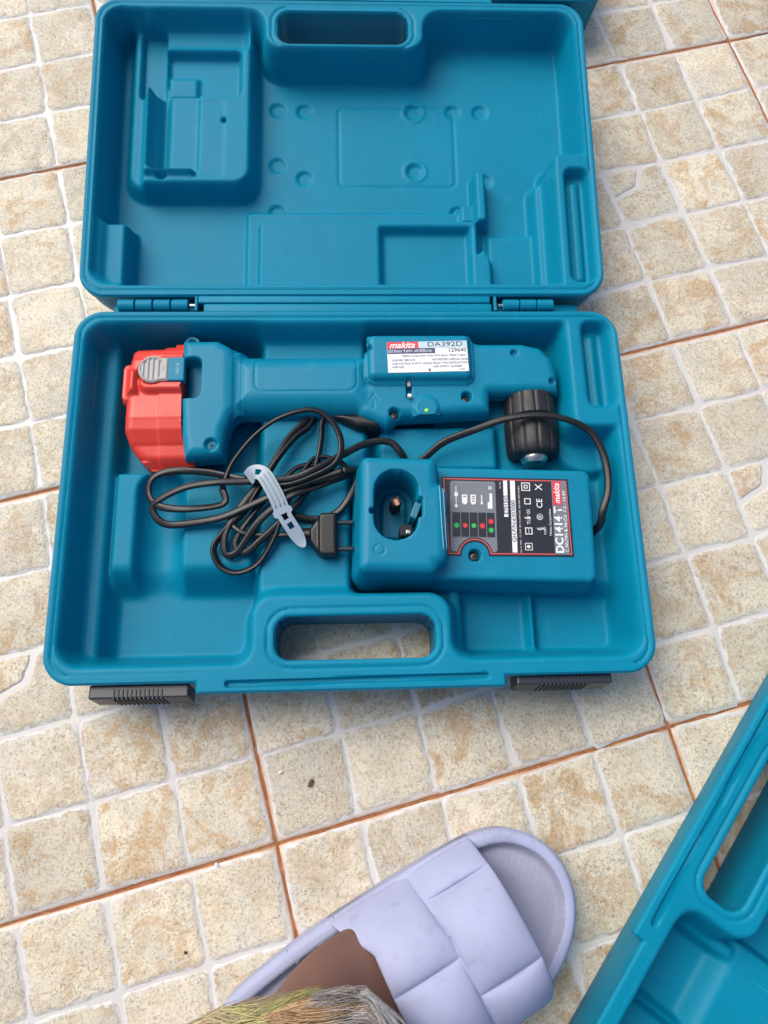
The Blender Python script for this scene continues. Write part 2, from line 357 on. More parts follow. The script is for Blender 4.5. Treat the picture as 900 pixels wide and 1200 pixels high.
def block_arr(seed, hw=.0309, hh=.0309, cut=None):
    r = random.Random(seed); N = 36; pts = []
    ph = [r.uniform(0, 6.28) for _ in range(6)]; sk = [r.uniform(-.0016, .0016) for _ in range(8)]
    n4 = N//4; cr = r.uniform(.10, .17)
    for k in range(N):
        sd, q = divmod(k, n4); t = -1+2*(q+.5)/n4
        t = math.copysign(abs(t)**.85, t)
        x, y = [(t, -1), (1, t), (-t, 1), (-1, -t)][sd]
        lim = 1-cr
        if abs(x) > lim and abs(y) > lim:
            ax, ay = abs(x)-lim, abs(y)-lim; h_ = math.hypot(ax, ay)/cr
            if h_ > 1: x = math.copysign(lim+ax/h_, x); y = math.copysign(lim+ay/h_, y)
        a = math.atan2(y, x)
        w = 1+.012*math.sin(3*a+ph[0])+.010*math.sin(5*a+ph[1])+.012*math.sin(11*a+ph[2])+r.uniform(-.014, .014)
        x, y = x*hw*w, y*hh*w
        x += sk[0]*y/hh*.8; y += sk[1]*x/hw*.8
        pts.append(Vector((x, y)))
    V = []; e = []
    for f, z, ev in ((1.06, -.0003, -.7), (1.03, .0002, -.38), (.99, .0006, -.06), (.93, .0009, .3), (.80, .0011, .9)):
        for p in pts: V.append((p.x*f, p.y*f, z+r.uniform(-.00008, .00008)*(ev > -.5))); e.append(ev)
    F = []
    for q in range(4):
        for k in range(N): F.append((q*N+k, q*N+(k+1) % N, (q+1)*N+(k+1) % N, (q+1)*N+k))
    F.append(tuple(4*N+k for k in range(N)))
    return V, F, e
def block_mesh(items):
    V = []; F = []; e = []
    for v, f, ee, (dx, dy) in items:
        b = len(V); V += [(a[0]+dx, a[1]+dy, a[2]) for a in v]; F += [tuple(i+b for i in q) for q in f]; e += ee
    me = bpy.data.meshes.new('m'); me.from_pydata(V, [], F); me.update()
    a = me.attributes.new('edge', 'FLOAT', 'POINT'); a.data.foreach_set('value', e)
    me.materials.append(M['stone']); me.shade_smooth(); return me
def piece_arr(corners, seed):
    r = random.Random(seed); m_ = len(corners); pts = []
    for k in range(m_):
        (x0, y0), (x1, y1) = corners[k], corners[(k+1) % m_]
        for q in range(7):
            t = .06+.88*q/6; pts.append(Vector((x0+(x1-x0)*t+r.uniform(-.0004, .0004), y0+(y1-y0)*t+r.uniform(-.0004, .0004))))
    c = sum(pts, Vector((0, 0)))/len(pts); N = len(pts); V = []; e = []
    for f, z, ev in ((1.07, -.0003, -.7), (1.03, .0002, -.38), (.98, .0006, -.06), (.90, .0009, .3), (.72, .0011, .9)):
        for p in pts: V.append((c.x+(p.x-c.x)*f, c.y+(p.y-c.y)*f, z)); e.append(ev)
    F = []
    for q in range(4):
        for k in range(N): F.append((q*N+k, q*N+(k+1) % N, (q+1)*N+(k+1) % N, (q+1)*N+k))
    F.append(tuple(4*N+k for k in range(N)))
    return V, F, e
H_ = .0292
split_arr = [piece_arr([(-H_, H_*.05), (-H_*.15, H_*.35), (H_*.15, H_), (-H_, H_)], 5), piece_arr([(-H_, -H_), (H_, -H_), (H_, H_), (H_*.36, H_), (H_*.04, H_*.20), (-H_, -H_*.13)], 6)]
split_mesh = [block_mesh([(*a, (0, 0))]) for a in split_arr]
slabs = [slab_mesh(k) for k in range(3)]
arrs = [block_arr(100+k) for k in range(12)]
blocks = [block_mesh([(*a, (0, 0))]) for a in arrs]
rp = random.Random(3); nb = 0; far_items = []
for i in range(-6, 7):
    for j in range(-6, 8):
        cx, cy = grid_pt(i+.5, j+.5)
        near = -.60 < cx < .62 and -.55 < cy < .82
        if not near and math.hypot(cx, cy-.1) > 1.9: continue
        t = None
        if near:
            t = bpy.data.objects.new('tile', slabs[rp.randrange(3)]); C.objects.link(t); t.parent = floor
            t.location = (cx, cy, .0012); t.rotation_euler = (0, 0, GA+rp.choice((0, 1, 2, 3))*math.pi/2)
        else: far_items.append((cx, cy))
        if t is None: continue
        for a in range(5):
            for b in range(5):
                # even columns are a little wider at the tile's rim, as in the mould
                px = [-.1315, -.0657, 0, .0659, .1315][a]+rp.uniform(-.001, .001); py = [-.1315, -.0660, 0, .0656, .1315][b]+rp.uniform(-.001, .001)
                w = Matrix.Rotation(t.rotation_euler.z, 2) @ Vector((px, py)); wx, wy = cx+w.x, cy+w.y
                seen = -.46 < wx < .48 and -.47 < wy < .60
                hid = abs(wx) < .19 and -.10 < wy < .44 or (wx > .32 and wy < -.25)
                if not seen or hid or nb >= 297:
                    far_items.append((t, px, py)); continue
                if a == b == 2:
                    for sm in split_mesh:
                        o = bpy.data.objects.new('stone', sm); C.objects.link(o); o.parent = t; o.location = (px, py, 0); o.rotation_euler = (0, 0, GA-t.rotation_euler.z)
                    nb += 2; continue
                o = bpy.data.objects.new('stone', blocks[rp.randrange(12)]); C.objects.link(o); o.parent = t
                o.location = (px, py, 0); o.rotation_euler = (0, 0, rp.choice((0, 1, 2, 3))*math.pi/2+rp.uniform(-.03, .03))
                nb += 1
# tiles and stones beyond the frame or under the cases: one mesh of real geometry
V = []; F = []; e = []; V2 = []; F2 = []; e2 = []
sv, sf = [tuple(v.co) for v in slabs[0].vertices], [tuple(p.vertices) for p in slabs[0].polygons]
se = [d_.value for d_ in slabs[0].attributes['edge'].data]
def put(dst, v, f, ee, dx, dy, rot, z=0):
    VV, FF, EE = dst; b = len(VV); c, s = math.cos(rot), math.sin(rot)
    VV += [(p[0]*c-p[1]*s+dx, p[0]*s+p[1]*c+dy, p[2]+z) for p in v]; FF += [tuple(i+b for i in q) for q in f]; EE += ee
for it in far_items:
    if len(it) == 2:
        cx, cy = it; put((V, F, e), sv, sf, se, cx, cy, GA)
        for a in range(5):
            for b in range(5):
                w = Matrix.Rotation(GA, 2) @ Vector((.06625*(a-2), .06625*(b-2)))
                put((V2, F2, e2), *arrs[rp.randrange(12)], cx+w.x, cy+w.y, GA+rp.choice((0, 1, 2, 3))*math.pi/2)
    else:
        t, px, py = it; w = Matrix.Rotation(t.rotation_euler.z, 2) @ Vector((px, py))
        put((V2, F2, e2), *arrs[rp.randrange(12)], t.location.x+w.x, t.location.y+w.y, GA+rp.choice((0, 1, 2, 3))*math.pi/2)
for nm, VV, FF, EE, mt in (('tile', V, F, e, 'glaze'), ('stone', V2, F2, e2, 'stone')):
    me = bpy.data.meshes.new('m'); me.from_pydata(VV, [], FF); me.update()
    a = me.attributes.new('edge', 'FLOAT', 'POINT'); a.data.foreach_set('value', EE)
    o = link(nm, me, M[mt], floor, True, (0, 0, .0012)); o['kind'] = 'stuff'

# ------------------------------------------------------------ tool case
def soften(z, n=3):
    for _ in range(n):
        p = np.pad(z, 1, mode='edge'); z = (p[:-2, 1:-1]+2*p[1:-1, 1:-1]+p[2:, 1:-1])/4
        p = np.pad(z, 1, mode='edge'); z = (p[1:-1, :-2]+2*p[1:-1, 1:-1]+p[1:-1, 2:])/4
    return z
def tray_shape(X, Y):
    d = np.maximum(rr(X, Y, -233, 233, -157, 154.5, 24), rr(X, Y, -119, 114, -165, -120, 2))
    return np.minimum(d, -rr(X, Y, -61, 62, -142, -109, 12))
def tray_height(X, Y, D):
    zr = 60.
    bulge = rr(X, Y, -79, 75, -190, -92, 17)
    c = rr(X, Y, -223, 223, -143, 143, 17)
    c = smin(c, -bulge, 15)
    c = np.minimum(c, -rr(X, Y, 187, 260, 46, 200, 8))
    c = np.minimum(c, -rr(X, Y, -100, 30, 131, 200, 20)*1) if False else c
    lev = np.full(X.shape, 8.)
    def raise_(d, h, w, lev, k=3): return smax(lev, 6+(h-6)*step(d+w*.6, w*1.3), k)
    lev = raise_(rr(X, Y, -260, -199, -140, 143, 3), 30, 7, lev)
    A = np.minimum(rr(X, Y, -199, -82, -200, 20, 4), (Y+75)*.25*1.0)
    tr = seg(X, Y, -159, 0, -159, -75, 19)
    hA = 34-np.where(tr > 0, np.sqrt(np.maximum(19**2-(19-np.clip(tr, 0, 19))**2, 0)), 0)
    lev = smax(lev, 6+(hA-6)*step(np.minimum(rr(X, Y, -199, -80, -200, 20, 4)+3, 99), 6)*step(Y+91, 30), 2)
    lev = raise_(rr(X, Y, -80, 16, 15, 150, 6), 36, 7, lev)
    lev = raise_(poly(X, Y, [(-80, 30), (-80, -200), (0, -200), (0, 30)]), 37, 6, lev)
    lev = raise_(rr(X, Y, 20, 128, 14, 60, 5), 33, 7, lev)
    lev = smax(lev, 6+16*step(Y+98, 20)*(X > 70), 3)
    lev = raise_(rr(X, Y, 144, 150, -160, -80, 2), 24, 6, lev)
    lev = raise_(rr(X, Y, 76, 90, -160, -80, 3), 24, 5, lev)
    lev = raise_(rr(X, Y, -205, -195, -142, -58, 3), 18, 6, lev)
    lev = smax(lev, 8+24*step(circ(X, Y, 205, 45, 40), 10), 2)
    z = zr-(zr-lev)*step(c+1.5, 11)
    z = smin(z, np.full(X.shape, 60.), 1.5)
    # side pocket in the right rim
    p = rr(X, Y, 200, 227, 62, 145, 9); zp = 60-15*step(p, 6)-3*step(rr(X, Y, 205, 218, 66, 138, 5)*-1+4, 4)*0
    rid = 4*step(rr(X, Y, 206, 217, 64, 138, 4), 4)
    z = np.minimum(z, np.where(p > 0, zp+rid, 99))
    z = soften(z, 4)
    # parting groove round the rim, slot in the front rim, rolled outer edge
    z -= 1.2*np.exp(-((D-6)/1.0)**2)*(z > 55)*(Y > -150)
    s = seg(X, Y, -95, -158.5, 99, -156.5, 2.6); z -= 4*step(s, 1.2)
    z -= .9*np.exp(-(seg(X, Y, -86, -145, 88, -145, 0)/.9)**2)*0
    z -= 2.0*(1-np.sqrt(np.clip(D/2., 0, 1)*(2-np.clip(D/2., 0, 1))))
    return z
def tray_wall(x, y):
    hole = (np.abs(x) < 66) & (y > -144) & (y < -106); lip = (y < -150) & (np.abs(x) < 140) & ~hole
    f = np.where(hole, .12, 1.); l = np.where(lip, 1., 0.)
    f = np.where(lip, 0, f); d0 = np.where(lip, np.maximum(0, -157-y), 0.)
    R_ = [(None, 0, 0*y), (57, .3*f, 0*y), (50.5, .6*f, 0*y)]
    for z, i_ in ((50, 1.6), (47, 2), (20, 4.5), (4, 6.5), (0, 9)): R_.append((z, i_*f, np.where(lip, d0+i_, 0)))
    return R_
def lid_wall(x, y):
    hole = (np.abs(x) < 66) & (y > 250) & (y < 292); f = np.where(hole, .12, 1.)
    return [(None, 0), (-3, .3*f), (-9, .6*f), (-9.5, 1.6*f), (-30, 3.5*f), (-42, 6*f), (-45, 9*f)]
def lid_shape(X, Y):
    d = rr(X, Y, -230, 230, 0, 302, 23)
    return np.minimum(d, -rr(X, Y, -61, 62, 255, 289, 12))
def lid_height(X, Y, D):
    c = rr(X, Y, -221, 221, 11, 292, 17)
    bul = rr(X, Y, -72, 76, 250, 380, 15)
    c = smin(c, -bul, 22)
    c = np.minimum(c, -rr(X, Y, 193, 260, -50, 141, 7))
    lev = np.full(X.shape, -41.)
    def rz(d, h, w, lev, k=2.5): return smax(lev, -42+(h+42)*step(d+w*.5, w), k)
    blk = rr(X, Y, -203, -82, 114, 320, 20)
    h = np.full(X.shape, -13.)
    def cut(d, v, w, h): return smin(h, -13+(v+13)*step(d+w*.5, w), 1.5)
    h = cut(rr(X, Y, -215, -185, 60, 320, 4), -24, 9, h)
    h = cut(rr(X, Y, -192, -168, 213, 284, 4), -32, 4, h)
    h = cut(rr(X, Y, -176, -134, 131, 222, 3), -19, 5, h)
    h = h-8*step(seg(X, Y, -167, 128, -167, 222, 8), 8)
    h = cut(rr(X, Y, -140, -134, 125, 222, 1), -16, 3, h)
    h = cut(rr(X, Y, -168, -97, 212, 262, 4), -29, 7, h)
    h = cut(rr(X, Y, -176, -90, 262, 340, 6), -22, 14, h)
    h = smax(h, -31+6*step(rr(X, Y, -168, -135, 212, 240, 3), 5), 2)
    h = cut(rr(X, Y, -134, -110, 125, 205, 5), -14.5, 4, h)
    h = cut(circ(X, Y, -111, 184, 1.8), -22, 1, h)
    ridge = smax(seg(X, Y, -180, 130, -180, 214, 5), seg(X, Y, -180, 129, -139, 129, 5), 5)
    h = smax(h, -34+26*step(ridge+2, 7), 3)
    lev = smax(lev, -42+(h+42)*step(blk+4, 11), 4)
    lev = rz(rr(X, Y, -219, -194, -20, 80, 3), -14, 7, lev)
    lev = rz(rr(X, Y, -92, 128, -20, 103, 5), -35, 5, lev)
    hp = np.full(X.shape, -22.); hp = np.minimum(hp, -22-9*step(rr(X, Y, 31, 117, -20, 80, 3)+1, 6))
    lev = smax(lev, -42+(hp+42)*step(rr(X, Y, -80, 124, -30, 88, 3)+2, 5), 2)
    lev = rz(rr(X, Y, 121, 133, 84, 137, 3), -20, 5, lev)
    lev = rz(rr(X, Y, 133, 185, -10, 78, 3), -34, 6, lev)
    lev = rz(poly(X, Y, [(120, -5), (120, 52), (128, 60), (135, 48), (136, -5)]), -22, 5, lev)
    lev = rz(rr(X, Y, 108, 124, 88, 108, 2), -30, 4, lev)
    lev = rz(rr(X, Y, 176, 210, -10, 128, 10), -24, 9, lev)
    for (x, y) in ((-64, 215), (-38, 214), (-64, 155), (-38, 141), (-64, 105), (68, 214), (107, 214), (134, 214), (68, 149), (135, 138), (108, 104)):
        lev = lev-2.2*step(circ(X, Y, x, y, 8), 1.6)*(np.where(lev < -36.5, 1, 0))
    for (x, y) in ((68, 214), (68, 149)): lev = lev+1.2*np.exp(-((np.hypot(X-x, Y-y)-10.5)/1.0)**2)
    ro = rr(X, Y, -5, 107, 132, 219, 7); lev = lev-1.3*np.exp(-(ro/.9)**2)*np.where(lev < -36.5, 1, 0)
    z = 0-(0-lev)*step(c+1.5, 11)
    z = smin(z, np.zeros(X.shape), 1.5)
    p = rr(X, Y, 199, 225, 12, 127, 9); z = np.minimum(z, np.where(p > 0, -13*step(p, 6)+4*step(rr(X, Y, 205, 217, 16, 118, 4), 4), 9))
    z = soften(z, 1)
    z -= 1.1*np.exp(-((D-5.5)/1.0)**2)*(z > -4)
    z -= 2.0*(1-np.sqrt(np.clip(D/2., 0, 1)*(2-np.clip(D/2., 0, 1))))
    return z
_latch = {}
def latch(parent, xc, y, z=.053):
    if not _latch:
        bm = bmesh.new(); box_bm(bm, (0, 0, 0), (.074, .0105, .026), .0014); _latch['b'] = from_bm(bm)
        bm = bmesh.new(); box_bm(bm, (0, 0, 0), (.0013, .0080, .024), .0004, seg=1); _latch['r'] = from_bm(bm)
        for m_ in _latch.values(): m_.materials.append(M['latch'])
    o = link('latch', _latch['b'], None, parent, None, (xc*MM, (y-1.0)*MM, z-.013)); o.rotation_euler = (R(-8), 0, 0)
    for k in range(12):
        link('rib', _latch['r'], None, o, None, ((-14+k*3.2)*MM-.004, -.0026, .0018))
    return o
case = empty('tool_case', 'open teal plastic tool case with the red-battery drill and charger in it', 'tool case', group='teal tool cases on the tiles')
tray = relief('tray', (-236, 236, -168, 158), 1.15, tray_shape, tray_height, 0, M['case'], case, wall=tray_wall)
lidp = (-.0039, .1693, .0594); lidr = (.0852, -.0070, -.0019)
lid = relief('lid', (-233, 233, -3, 305), 1.15, lid_shape, lid_height, -45, M['case'], case, wall=lid_wall)
lid.location = lidp; lid.rotation_euler = lidr
for x in (-154.5, 138):
    box('moulded_tab', (x*MM, .2915, -.008), (.047, .003, .0022), M['case'], lid, .0009)
latch(case, -162, -162.5); latch(case, 160.5, -159.5)
# hinge: two flanges and four knuckles on each side
box('hinge_flange', (-.0010, .158, .054), (.250, .0085, .008), M['case'], case, .0012, smooth=True)
box('hinge_flange', (-.0040, .1662, .0545), (.254, .0070, .008), M['case'], case, .0012, smooth=True)
for x0, n_ in ((-199, 4), (134, 3)):
    for k in range(n_):
        w = 14.6 if n_ == 4 else 14.6
        lathe('hinge_knuckle', [(0, .0042), (.0007, .0052), (w*MM-.0009, .0052), (w*MM-.0002, .0042)], M['case'], case,
              ((x0+k*(w+.6))*MM, .1615, .0555), (0, math.pi/2, 0), n=20)
for x in (-137, 131):
    lathe('hinge_pin', [(0, .0018), (.006, .0018)], M['steel'], case, (x*MM-.001, .1615, .0555), (0, math.pi/2, 0), n=12)
for x0, x1 in ((-133.5, -131), (126, 128.5)): box('hinge_stop', ((x0+x1)/2*MM, .1620, .0545), ((x1-x0)*MM, .014, .009), M['case'], case, .0008)
for (x0, x1) in ((-206, -136), (130, 204)): box('hinge_well', ((x0+x1)/2*MM, .1615, .044), ((x1-x0)*MM, .013, .006), M['case'], case, .001)

def case_copy(label, loc, rz, with_latch=True):
    r = empty('tool_case', label, 'tool case', loc, (0, 0, rz), 'teal tool cases on the tiles')
    o = tray.copy(); C.objects.link(o); o.parent = r
    if with_latch: latch(r, -162, -162.5); latch(r, 160.5, -159.5)
    return r
case_copy('empty teal tool case cut off by the bottom right corner, turned on the tiles', (.3915, -.3465, 0), R(-127.8), False)
case_copy('teal tool case behind the raised lid, only its front corner and black latch showing', (.035, .674, -.008), 0)

# ------------------------------------------------------------ cordless angle drill
drill = empty('angle_drill', 'teal cordless angle drill with red battery lying in the case', 'drill', (0, 0, 0))
FOOT = [(-143, 129), (-113, 129), (-104, 124), (-99, 119), (-98, 62), (-104, 45), (-106, 24), (-137, 22), (-140, 40), (-143, 72)]
HEADP = [(14, 131), (104, 131), (112, 128), (150, 128), (166, 124), (176, 112), (179, 100), (179, 80), (131, 80), (119, 80), (118, 62), (40, 58), (30, 50), (8, 60), (-3, 76), (-2, 84), (12, 90)]
GUARD = [(-20, 64), (-8, 82), (30, 80), (42, 62), (31, 50), (18, 60), (2, 70), (-14, 62)]
def tool_shape(X, Y):
    a = np.maximum(poly(X, Y, FOOT, 0), circ(X, Y, -137, 132, 6))
    a = smax(a, rr(X, Y, -104, 20, 62, 118.5, 3), 8)
    a = smax(a, poly(X, Y, HEADP), 2)
    return a
def tool_height(X, Y, D):
    z = dome(poly(X, Y, FOOT), 58, 9)
    z = smax(z, dome(rr(X, Y, -104, 20, 62, 118.5, 3), 56, 20), 4)
    z = smax(z, dome(rr(X, Y, -112, -88, 56, 124, 3), 57, 20), 7)
    z = smax(z, dome(poly(X, Y, HEADP), 53, 9), 3)
    z = smax(z, dome(rr(X, Y, 14, 103, 89, 131, 6), 62, 6), 1.5)
    z = smax(z, dome(circ(X, Y, 63, 66, 11), 55, 3), 1)
    z = np.where(circ(X, Y, -137, 132, 7) > 0, np.maximum(z, 44), z)
    def hole(x, y, r, dp):
        nonlocal z
        z = z-dp*step(circ(X, Y, x, y, r+.6), 1.2)
    # grip panel outline and print panel edges
    g = rr(X, Y, -81, 5, 80.5, 115.5, 9); z = z-.8*np.exp(-(g/.7)**2)
    z = z-.7*np.exp(-((X+92)/.6)**2)*(Y > 55)*(Y < 125)*(Y < 200)
    n = rr(X, Y, -160, -125, 74, 112, 6); z = z-15*step(n, 2.5)
    hole(98, 76, 4.2, 8); hole(36, 62, 4.2, 8); hole(15, 118, 2.8, 6); hole(142, 117, 3, 4); hole(173, 90, 2.8, 4)
    hole(-137, 132, 3.4, 3); hole(-115, 33, 5, 4)
    sl_ = rr(X, Y, 46.5, 51.5, 74, 91, 2); z = z-6*step(sl_, 1)
    z = z-2.5*step(circ(X, Y, 63, 64, 4), 1)*0
    ar = np.maximum.reduce([seg(X, Y, 19, 66, 19, 75, 0), seg(X, Y, 15.5, 73, 19, 79, 0), seg(X, Y, 22.5, 73, 19, 79, 0)]); z = z-.6*np.exp(-(ar/.6)**2)
    return np.maximum(z, 30)
relief('housing', (-148, 184, 18, 142), .9, tool_shape, tool_height, 34, M['tool'], drill, edge=.2)
# lower half of the clam shell, a little narrower
relief('housing', (-148, 184, 18, 142), 1.8, lambda X, Y: np.minimum(tool_shape(X, Y)-2, -circ(X, Y, -137, 132, 9)), lambda X, Y, D: np.full(X.shape, 36.), 12, M['tool'], drill, draft=6)
# battery
def bat_shape(X, Y):
    a = poly(X, Y, [(-186, 120), (-183, 125), (-160, 127), (-159, 129), (-142, 130), (-142, 108), (-141, 72), (-140, 40), (-136, 32), (-130, 27), (-131, 20), (-150, 17), (-167, 17), (-177, 26), (-184, 36), (-188, 48)])
    return np.maximum(a, rr(X, Y, -191, -150, 71, 108, 4))
def bat_height(X, Y, D):
    yk = [18, 23, 25, 27, 36, 38, 48, 56, 58, 110, 112, 121, 130]; zk = [38, 43, 45, 46, 47.5, 49, 54, 55.5, 56, 56, 54.5, 51, 44]
    z = np.interp(Y, yk, zk)
    z = z+.9*step(X+160, 1.0)
    z = z-7*(1-np.sqrt(np.clip(D/8., 0, 1)*(2-np.clip(D/8., 0, 1))))*(X < -150)*(Y > 24)
    hs = np.maximum(rr(X, Y, -180, -130, 76, 114, 12), rr(X, Y, -191, -172, 73, 106, 4)-2.5)
    z = smax(z, np.where(hs > -2, 54.5+6.5*step(hs, 7), 0), 1)
    bt = np.maximum(circ(X, Y, -165, 99, 14), rr(X, Y, -165, -120, 87, 111, 1)); z = z-3.5*step(bt, 1.2)
    return z
relief('battery', (-194, -126, 16, 133), .9, bat_shape, bat_height, 12, M['red'], drill, edge=.2)
def btn_shape(X, Y): return np.maximum(circ(X, Y, -165, 99, 12), rr(X, Y, -165, -152, 88.5, 109.5, 1))
def btn_height(X, Y, D):
    return 60.5+1.2*step(D, 1.5)-1.5*step(circ(X, Y, -165, 99, 10.5), 1.5)+1.0*(np.cos((X+165)*2*math.pi/4.2) > .1)*step(circ(X, Y, -165, 99, 10), 1)
relief('release_button', (-180, -150, 84, 114), .5, btn_shape, btn_height, 52, M['grey'], drill, edge=.1)
box('catch', (-.1455, .099, .0575), (.0135, .0215, .008), M['tool'], drill, .001)
def screw(x, y, z, parent, r=.0031):
    o = lathe('screw', [(0, r), (.0014, r), (.0019, r*.7)], M['screw'], parent, (x*MM, y*MM, z), n=16)
    box('screw_slot', (0, 0, .0019), (r*1.1, r*.28, .0004), M['dark'], o, 0); box('screw_slot', (0, 0, .0020), (r*.28, r*1.1, .0004), M['dark'], o, 0)
screw(-137, 132, .0415, drill, .0026); screw(-115, 33, .052, drill, .0035); screw(36, 62, .045, drill); screw(98, 76, .045, drill); screw(15, 118, .047, drill, .002)
# direction lever, lamp button, trigger
box('lever', (.049, .0755, .0555), (.0032, .0028, .004), M['white'], drill, .0004)
box('lever', (.049, .0875, .0535), (.0030, .0050, .003), M['grey'], drill, .0004)
lathe('indicator_lens', [(0, .0018), (.0010, .0017), (.0014, .001)], M['led'], drill, (.063, .0625, .0546), n=14)
relief('trigger', (-26, 34, 40, 72), 1, lambda X, Y: poly(X, Y, [(-20, 64), (28, 66), (29, 57), (22, 50), (5, 51), (-8, 58)]), lambda X, Y, D: dome(D, 47, 6), 24, M['black'], drill)
# chuck: ribbed two-part sleeve, axis along -y
fl = lambda k, i: 1-(.045 if (k % 8) == 0 else 0)*(1 if i not in (0, 9) else 0)
lathe('chuck', [(0, .019), (.001, .0215), (.020, .0225), (.0212, .0212), (.0225, .0225), (.025, .0232), (.046, .0228), (.052, .0222), (.0545, .0205), (.0555, .0185)],
      M['chuck'], drill, (.156, .082, .034), (math.pi/2, 0, 0), n=96, flute=fl)
lathe('chuck_nose', [(0, .0115), (.003, .0115), (.006, .009)], M['steel'], drill, (.156, .0265, .036), (math.pi/2, 0, 0), n=24)

# ------------------------------------------------------------ printed text
dg = None
def text(s, h, loc, mt, parent, rot=0, bold=.0, align='LEFT', shear=0, sx=1.0, name='lettering'):
    cu = bpy.data.curves.new('t', 'FONT'); cu.body = s; cu.size = h; cu.align_x = align; cu.align_y = 'CENTER'; cu.shear = shear; cu.offset = bold*h; cu.resolution_u = 3
    o = bpy.data.objects.new('t', cu); C.objects.link(o)
    me = bpy.data.meshes.new_from_object(o.evaluated_get(bpy.context.evaluated_depsgraph_get())); bpy.data.objects.remove(o)
    q = link(name, me, None, parent, None, loc, (0, 0, rot)); me.materials.clear(); me.materials.append(M[mt]); q.scale = (sx, 1, 1)
    return q
def quad(name, x0, x1, y0, y1, z, mt, parent, th=.00025, bev=0):
    return box(name, ((x0+x1)/2, (y0+y1)/2, z), (x1-x0, y1-y0, th), M[mt], parent, bev)
# rating label of the drill (68 x 29 mm)
lb = box('rating_label', (.0652, .1087, .0622), (.0685, .0285, .0004), M['white'], drill, 0, rz=R(1.2))
z = .0004
quad('label_band', -.0342, -.0075, .0080, .0142, z-.0001, 'pred', lb); quad('label_band', -.0075, .0342, .0080, .0142, z-.0001, 'pale', lb)
quad('label_band', -.0340, .0065, .0032, .0078, z-.0001, 'navy', lb)
text('makita', .0082, (-.0325, .0109, z+.0001), 'white', lb, bold=.02, shear=.35, sx=1.0)
text('DA392D', .0062, (.0000, .0112, z+.0001), 'pblack', lb, sx=1.35)
text('Ø10mm 9.6V= n0:400/min', .0040, (-.0332, .0055, z+.0001), 'white', lb, sx=.86)
text('129640', .0046, (.0175, .0055, z), 'pblack', lb, sx=1.15)
text('Makita Corporation Anjo Aichi Japan  Made in Japan', .0026, (-.022, .0010, z), 'navy', lb)
for k, (a, b) in enumerate((('•SVENSK SERVICE', '•ENTRETIEN SPECIAL EXIGE'), ('•LIRE NOTICE AVANT USAGE', '•READ THE INSTRUCTIONS'), ('•SERVICE', '•USE SAFETY GLASSES'))):
    text(a, .0026, (-.031, -.0030-.0032*k, z), 'navy', lb); text(b, .0026, (.0035, -.0030-.0032*k, z), 'navy', lb)
text('♦', .003, (-.001, -.0125, z), 'navy', lb); text('N3727', .0018, (.026, -.0125, z), 'navy', lb)
text('PUSH', .0042, (-.1445, .099, .0617), 'line', drill, rot=-math.pi/2, align='CENTER')

# ------------------------------------------------------------ battery charger
CR = R(-2.0)
chg = empty('battery_charger', 'teal battery charger with an oval charging socket and printed black label', 'charger', (.100, -.033, .008), (0, 0, CR))
def cloc(x, y, z=0):   # case mm -> charger-local mm
    a = -CR; dx, dy = x-100, y+33; return dx*math.cos(a)-dy*math.sin(a), dx*math.sin(a)+dy*math.cos(a)
LOW = lambda X, Y: rr(X, Y, -60, 101, -54, 50, 12)
TALL = lambda X, Y: smax(rr(X, Y, -101, -28, -54, 51, 12), rr(X, Y, -60, -21, -48, 30, 16), 3)
def chg_shape(X, Y): return np.maximum(LOW(X, Y), TALL(X, Y))
def chg_height(X, Y, D):
    l = LOW(X, Y); t = TALL(X, Y)
    zl = 45-(5-np.sqrt(np.maximum(25-(5-np.clip(l-4, 0, 5))**2, 0)))-17*np.clip(1-l/5, 0, 1)
    w = np.clip(t, 0, 60)
    zt = 68-(9-np.sqrt(np.maximum(81-(9-np.clip(w-5, 0, 9))**2, 0)))-34*np.clip(1-w/6, 0, 1)
    z = smax(np.where(l > 0, zl, 20), np.where(t > 0, zt, 20), 3)
    ov = rr(X, Y, -84, -49, -23, 34, 17.4)
    ov2 = np.maximum(ov, rr(X, Y, -60, -46, -4, 12, 1.5)); ov2 = np.maximum(ov2, circ(X, Y, -85, 0, 2.5))
    z = z-44*step(ov2+.2, 1.6)+3*step(ov2-6, 3)*(Y > -12)
    z = z-9*step(circ(X, Y, *cloc(97, -62), 5.2), 1.2)
    e = np.hypot(X+79, Y+31); z = z-.6*np.exp(-((e-4)/.5)**2)
    z = z-.5*step(rr(X, Y, *[v for v in (-28.5, 78, -30, 37)], 1), .8)*0
    return z
relief('housing', (-104, 104, -57, 54), .95, chg_shape, chg_height, 0, M['tool'], chg, draft=-1, edge=.2)
for dx in (0, 4.2):
    pts = [Vector(((-31.5+dx*.9+1.5*t)*MM, (24-54*t)*MM, (62-dx*3.2-2.5*t)*MM)) for t in [k/10 for k in range(11)]]
lx, ly = cloc(126, -29)
screw(*cloc(97, -62), .038, chg, .0035)
# socket contacts
box('contact', (-.066, .012, .040), (.0075, .0065, .030), M['dark'], chg, .0008, rz=.4); box('contact', (-.0655, .0105, .0553), (.0035, .0055, .0015), M['brass'], chg, .0004, rz=.4)
box('contact', (-.0575, -.011, .038), (.010, .009, .026), M['dark'], chg, .0008); box('contact', (-.0560, -.0125, .0515), (.0035, .003, .0015), M['steel'], chg, .0004)
box('socket_key', (-.0510, .0020, .045), (.0055, .013, .038), M['socket'], chg, .0008, rz=-.35)
